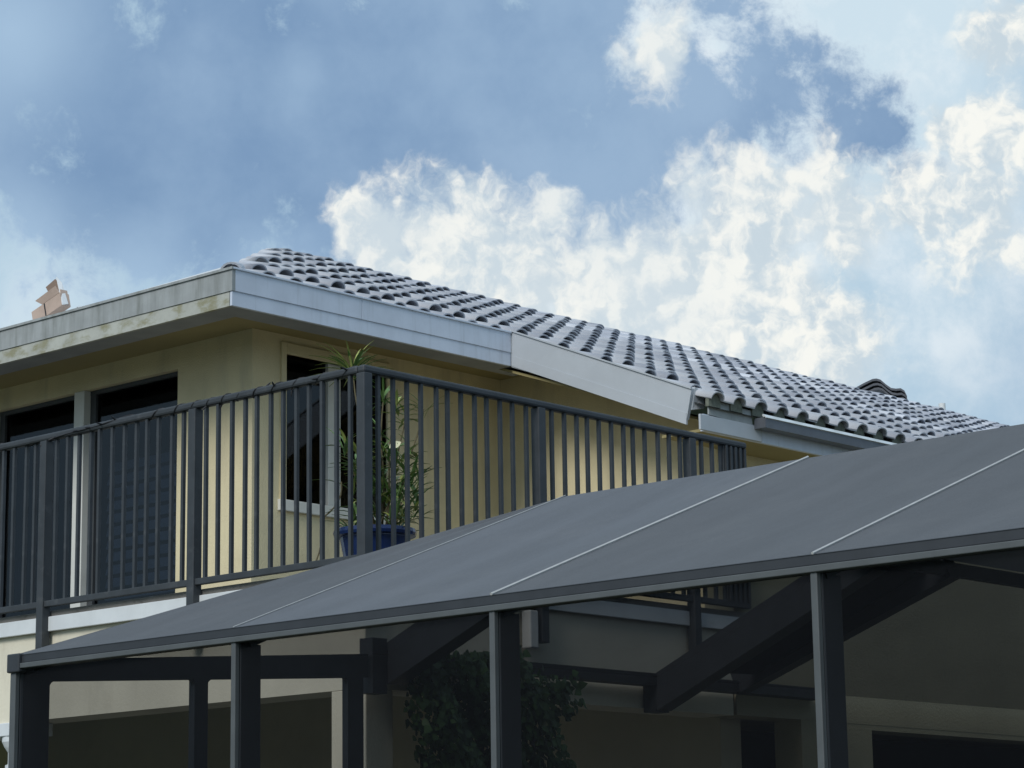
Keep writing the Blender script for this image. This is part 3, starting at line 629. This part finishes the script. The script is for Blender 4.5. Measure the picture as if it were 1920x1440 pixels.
for y in posty[:4] + [YT]:
    cpart(G().beam((XC + 0.02, y, ZE1 - 0.05), (XT, y, ZTT - 0.045), 0.035, 0.06), 'rafter', 'cage_paint')
cpart(G().beam((XC + 0.02, YC - 0.01, ZE1 - 0.05), (XT, YT, ZTT - 0.045), 0.035, 0.06), 'hip_rafter', 'cage_paint')
cpart(G().box(XT - 0.02, XT + 0.02, YN, YT, ZTT - 0.09, ZTT - 0.015), 'top_beam', 'cage_paint')
cpart(G().box(XT, XFAR, YT - 0.02, YT + 0.02, ZTT - 0.09, ZTT - 0.016), 'top_beam', 'cage_paint')
# gutter the rafters spring from
cpart(G().box(8.70, 12.4, 8.70, 8.802, 2.785, 2.80).box(8.70, 12.4, 8.70, 8.712, 2.80, 2.85), 'house_gutter', 'gutter_dark')
# fabric panels of the mansard (each bay sags a little) and the flat top
def fabric(p00, p10, p11, p01, sag, name='fabric_panel', nu=14, nv=14, mt='awning_fabric'):
    P = [Vector(p) for p in (p00, p10, p11, p01)]; nrm = (P[1] - P[0]).cross(P[3] - P[0]).normalized()
    if nrm.z < 0: nrm = -nrm
    vs = []; ph = random.uniform(0, 6)
    for i in range(nu + 1):
        for j in range(nv + 1):
            u_, v_ = i / nu, j / nv
            p = (P[0] * (1 - u_) + P[1] * u_) * (1 - v_) + (P[3] * (1 - u_) + P[2] * u_) * v_
            s_ = math.sin(math.pi * u_) * math.sin(math.pi * v_)
            p = p - nrm * (sag * s_) + nrm * (0.003 * math.sin(u_ * 17 + v_ * 3 + ph) * min(1, 4 * s_))
            vs.append(p)
    fs = [(i*(nv+1)+j, (i+1)*(nv+1)+j, (i+1)*(nv+1)+j+1, i*(nv+1)+j+1) for i in range(nu) for j in range(nv)]
    return cpart(G().add(vs, fs), name, mt, smooth=True)
random.seed(5)
xa, za = XC - 0.023, ZE1 - 0.003
bay = [YC + 0.02] + posty
fabric((xa, bay[0], za), (xa, bay[1], za), (XT, YT, ZTT), (XT, YT + 0.002, ZTT), 0.012)
for k in range(1, 5):
    ya, yb = bay[k], bay[k + 1]; ta = YT if k == 1 else ya
    fabric((xa, ya, za), (xa, yb, za), (XT, yb, ZTT), (XT, ta, ZTT), 0.02, mt='awning_fabric_lighter' if k == 1 else 'awning_fabric')
fabric((xa, YC + 0.021, za + 0.001), (8.62, YC + 0.021, 2.80), (8.75, YT + 0.001, ZTT - 0.001), (XT, YT + 0.001, ZTT - 0.001), 0.01, 'side_mesh_panel', mt='roof_mesh')
fabric((8.62, YC + 0.021, 2.80), (XFAR, YC + 0.021, 2.86), (XFAR, YT + 0.001, ZTT - 0.001), (8.75, YT + 0.001, ZTT - 0.001), 0.015, 'side_mesh_panel', mt='roof_mesh')
fabric((XT, YN, ZTT - 0.002), (XFAR, YN, ZTT - 0.002), (XFAR, YT, ZTT - 0.002), (XT, YT, ZTT - 0.002), 0.02, 'flat_top_panel')
# pale welts over the rafters
for k, (ya, yt, r) in enumerate(((bay[1], YT, 0.0022), (bay[2], bay[2], 0.0060), (bay[3], bay[3], 0.0050), (bay[4], bay[4], 0.0065))):
    pts = []
    for q in range(13):
        t_ = q / 12; pts.append((xa + (XT - xa) * t_, ya + (yt - ya) * t_, za + (ZTT - za) * t_ + 0.004))
    cpart(G().tube(pts, r, 6), 'seam_welt', 'fabric_seam')
# wall mesh, one panel per bay
ends = [YC - 0.014] + posty + [YN]
for k in range(len(ends) - 1):
    y0, y1 = ends[k] - 0.02, ends[k + 1] + 0.02
    cpart(G().add([(XC + 0.002, y0, 0.05), (XC + 0.002, y1, 0.05), (XC + 0.002, y1, ZE0 - 0.002), (XC + 0.002, y0, ZE0 - 0.002)], [(0, 1, 2, 3)]), 'mesh_panel', 'screen_mesh')

# ------------------------------------------------------------------ climbing vine on the corner pillar inside the enclosure
vn = empty('climbing_vine', (9.5, 8.72, 0.03)); tag(vn, 'dense dark green climbing vine hanging over the patio opening beside the corner pillar', 'vine')
random.seed(9); VO = Vector((9.5, 8.72, 0.03)); lv = G()
for k in range(15000):
    x = random.uniform(8.80, 10.16); top = 2.95 - 0.10 * abs(math.sin(x * 5.3)) - 0.14 * max(0, x - 9.3)
    zz = top - (random.random() ** 0.9) * 1.5
    edge = 9.93 + 0.09 * math.sin(zz * 7) + 0.06 * math.sin(zz * 17 + 1); e0 = 8.86 + 0.05 * math.sin(zz * 9)
    if x > edge or x < e0: continue
    p = Vector((x, 8.70 - 0.16 * random.random() * (0.4 + abs(math.sin(x * 9 + zz * 6))), zz)); s_ = random.uniform(0.022, 0.052)
    d1 = Vector((random.uniform(-1, 1), random.uniform(-0.5, 0.2), random.uniform(-1.2, 0.2))).normalized(); d2 = d1.cross(Vector((random.uniform(-0.4, 0.4), -1, random.uniform(-0.3, 0.7)))).normalized()
    lv.add([p - VO, p + d1 * s_ * 0.25 + d2 * s_ * 0.46 - VO, p + d1 * s_ * 0.6 + d2 * s_ * 0.36 - VO, p + d1 * s_ * 1.1 - VO, p + d1 * s_ * 0.6 - d2 * s_ * 0.36 - VO, p + d1 * s_ * 0.25 - d2 * s_ * 0.46 - VO], [(0, 1, 2, 3, 4, 5)])
o = lv.obj('foliage', 'vine_leaf', vn); tag(o, kind='stuff')
for k in range(7):
    x0 = 9.0 + 0.14 * k; pts = [Vector((x0 + 0.05 * math.sin(q + k), 8.74, 0.03 + q * 0.35)) - VO for q in range(8)]
    G().tube(pts, 0.009, 5).obj('stem', 'stem', vn)
# pale downpipe on the wall beside the railing post
dp_ = G().box(9.80, 9.865, 8.735, 8.80, 2.93, 3.13).obj('downpipe', 'pipe_white', org=(9.83, 8.77, 2.93), bevel=0.008)
tag(dp_, 'short pale pipe stub on the wall beside a railing post inside the enclosure', 'pipe')
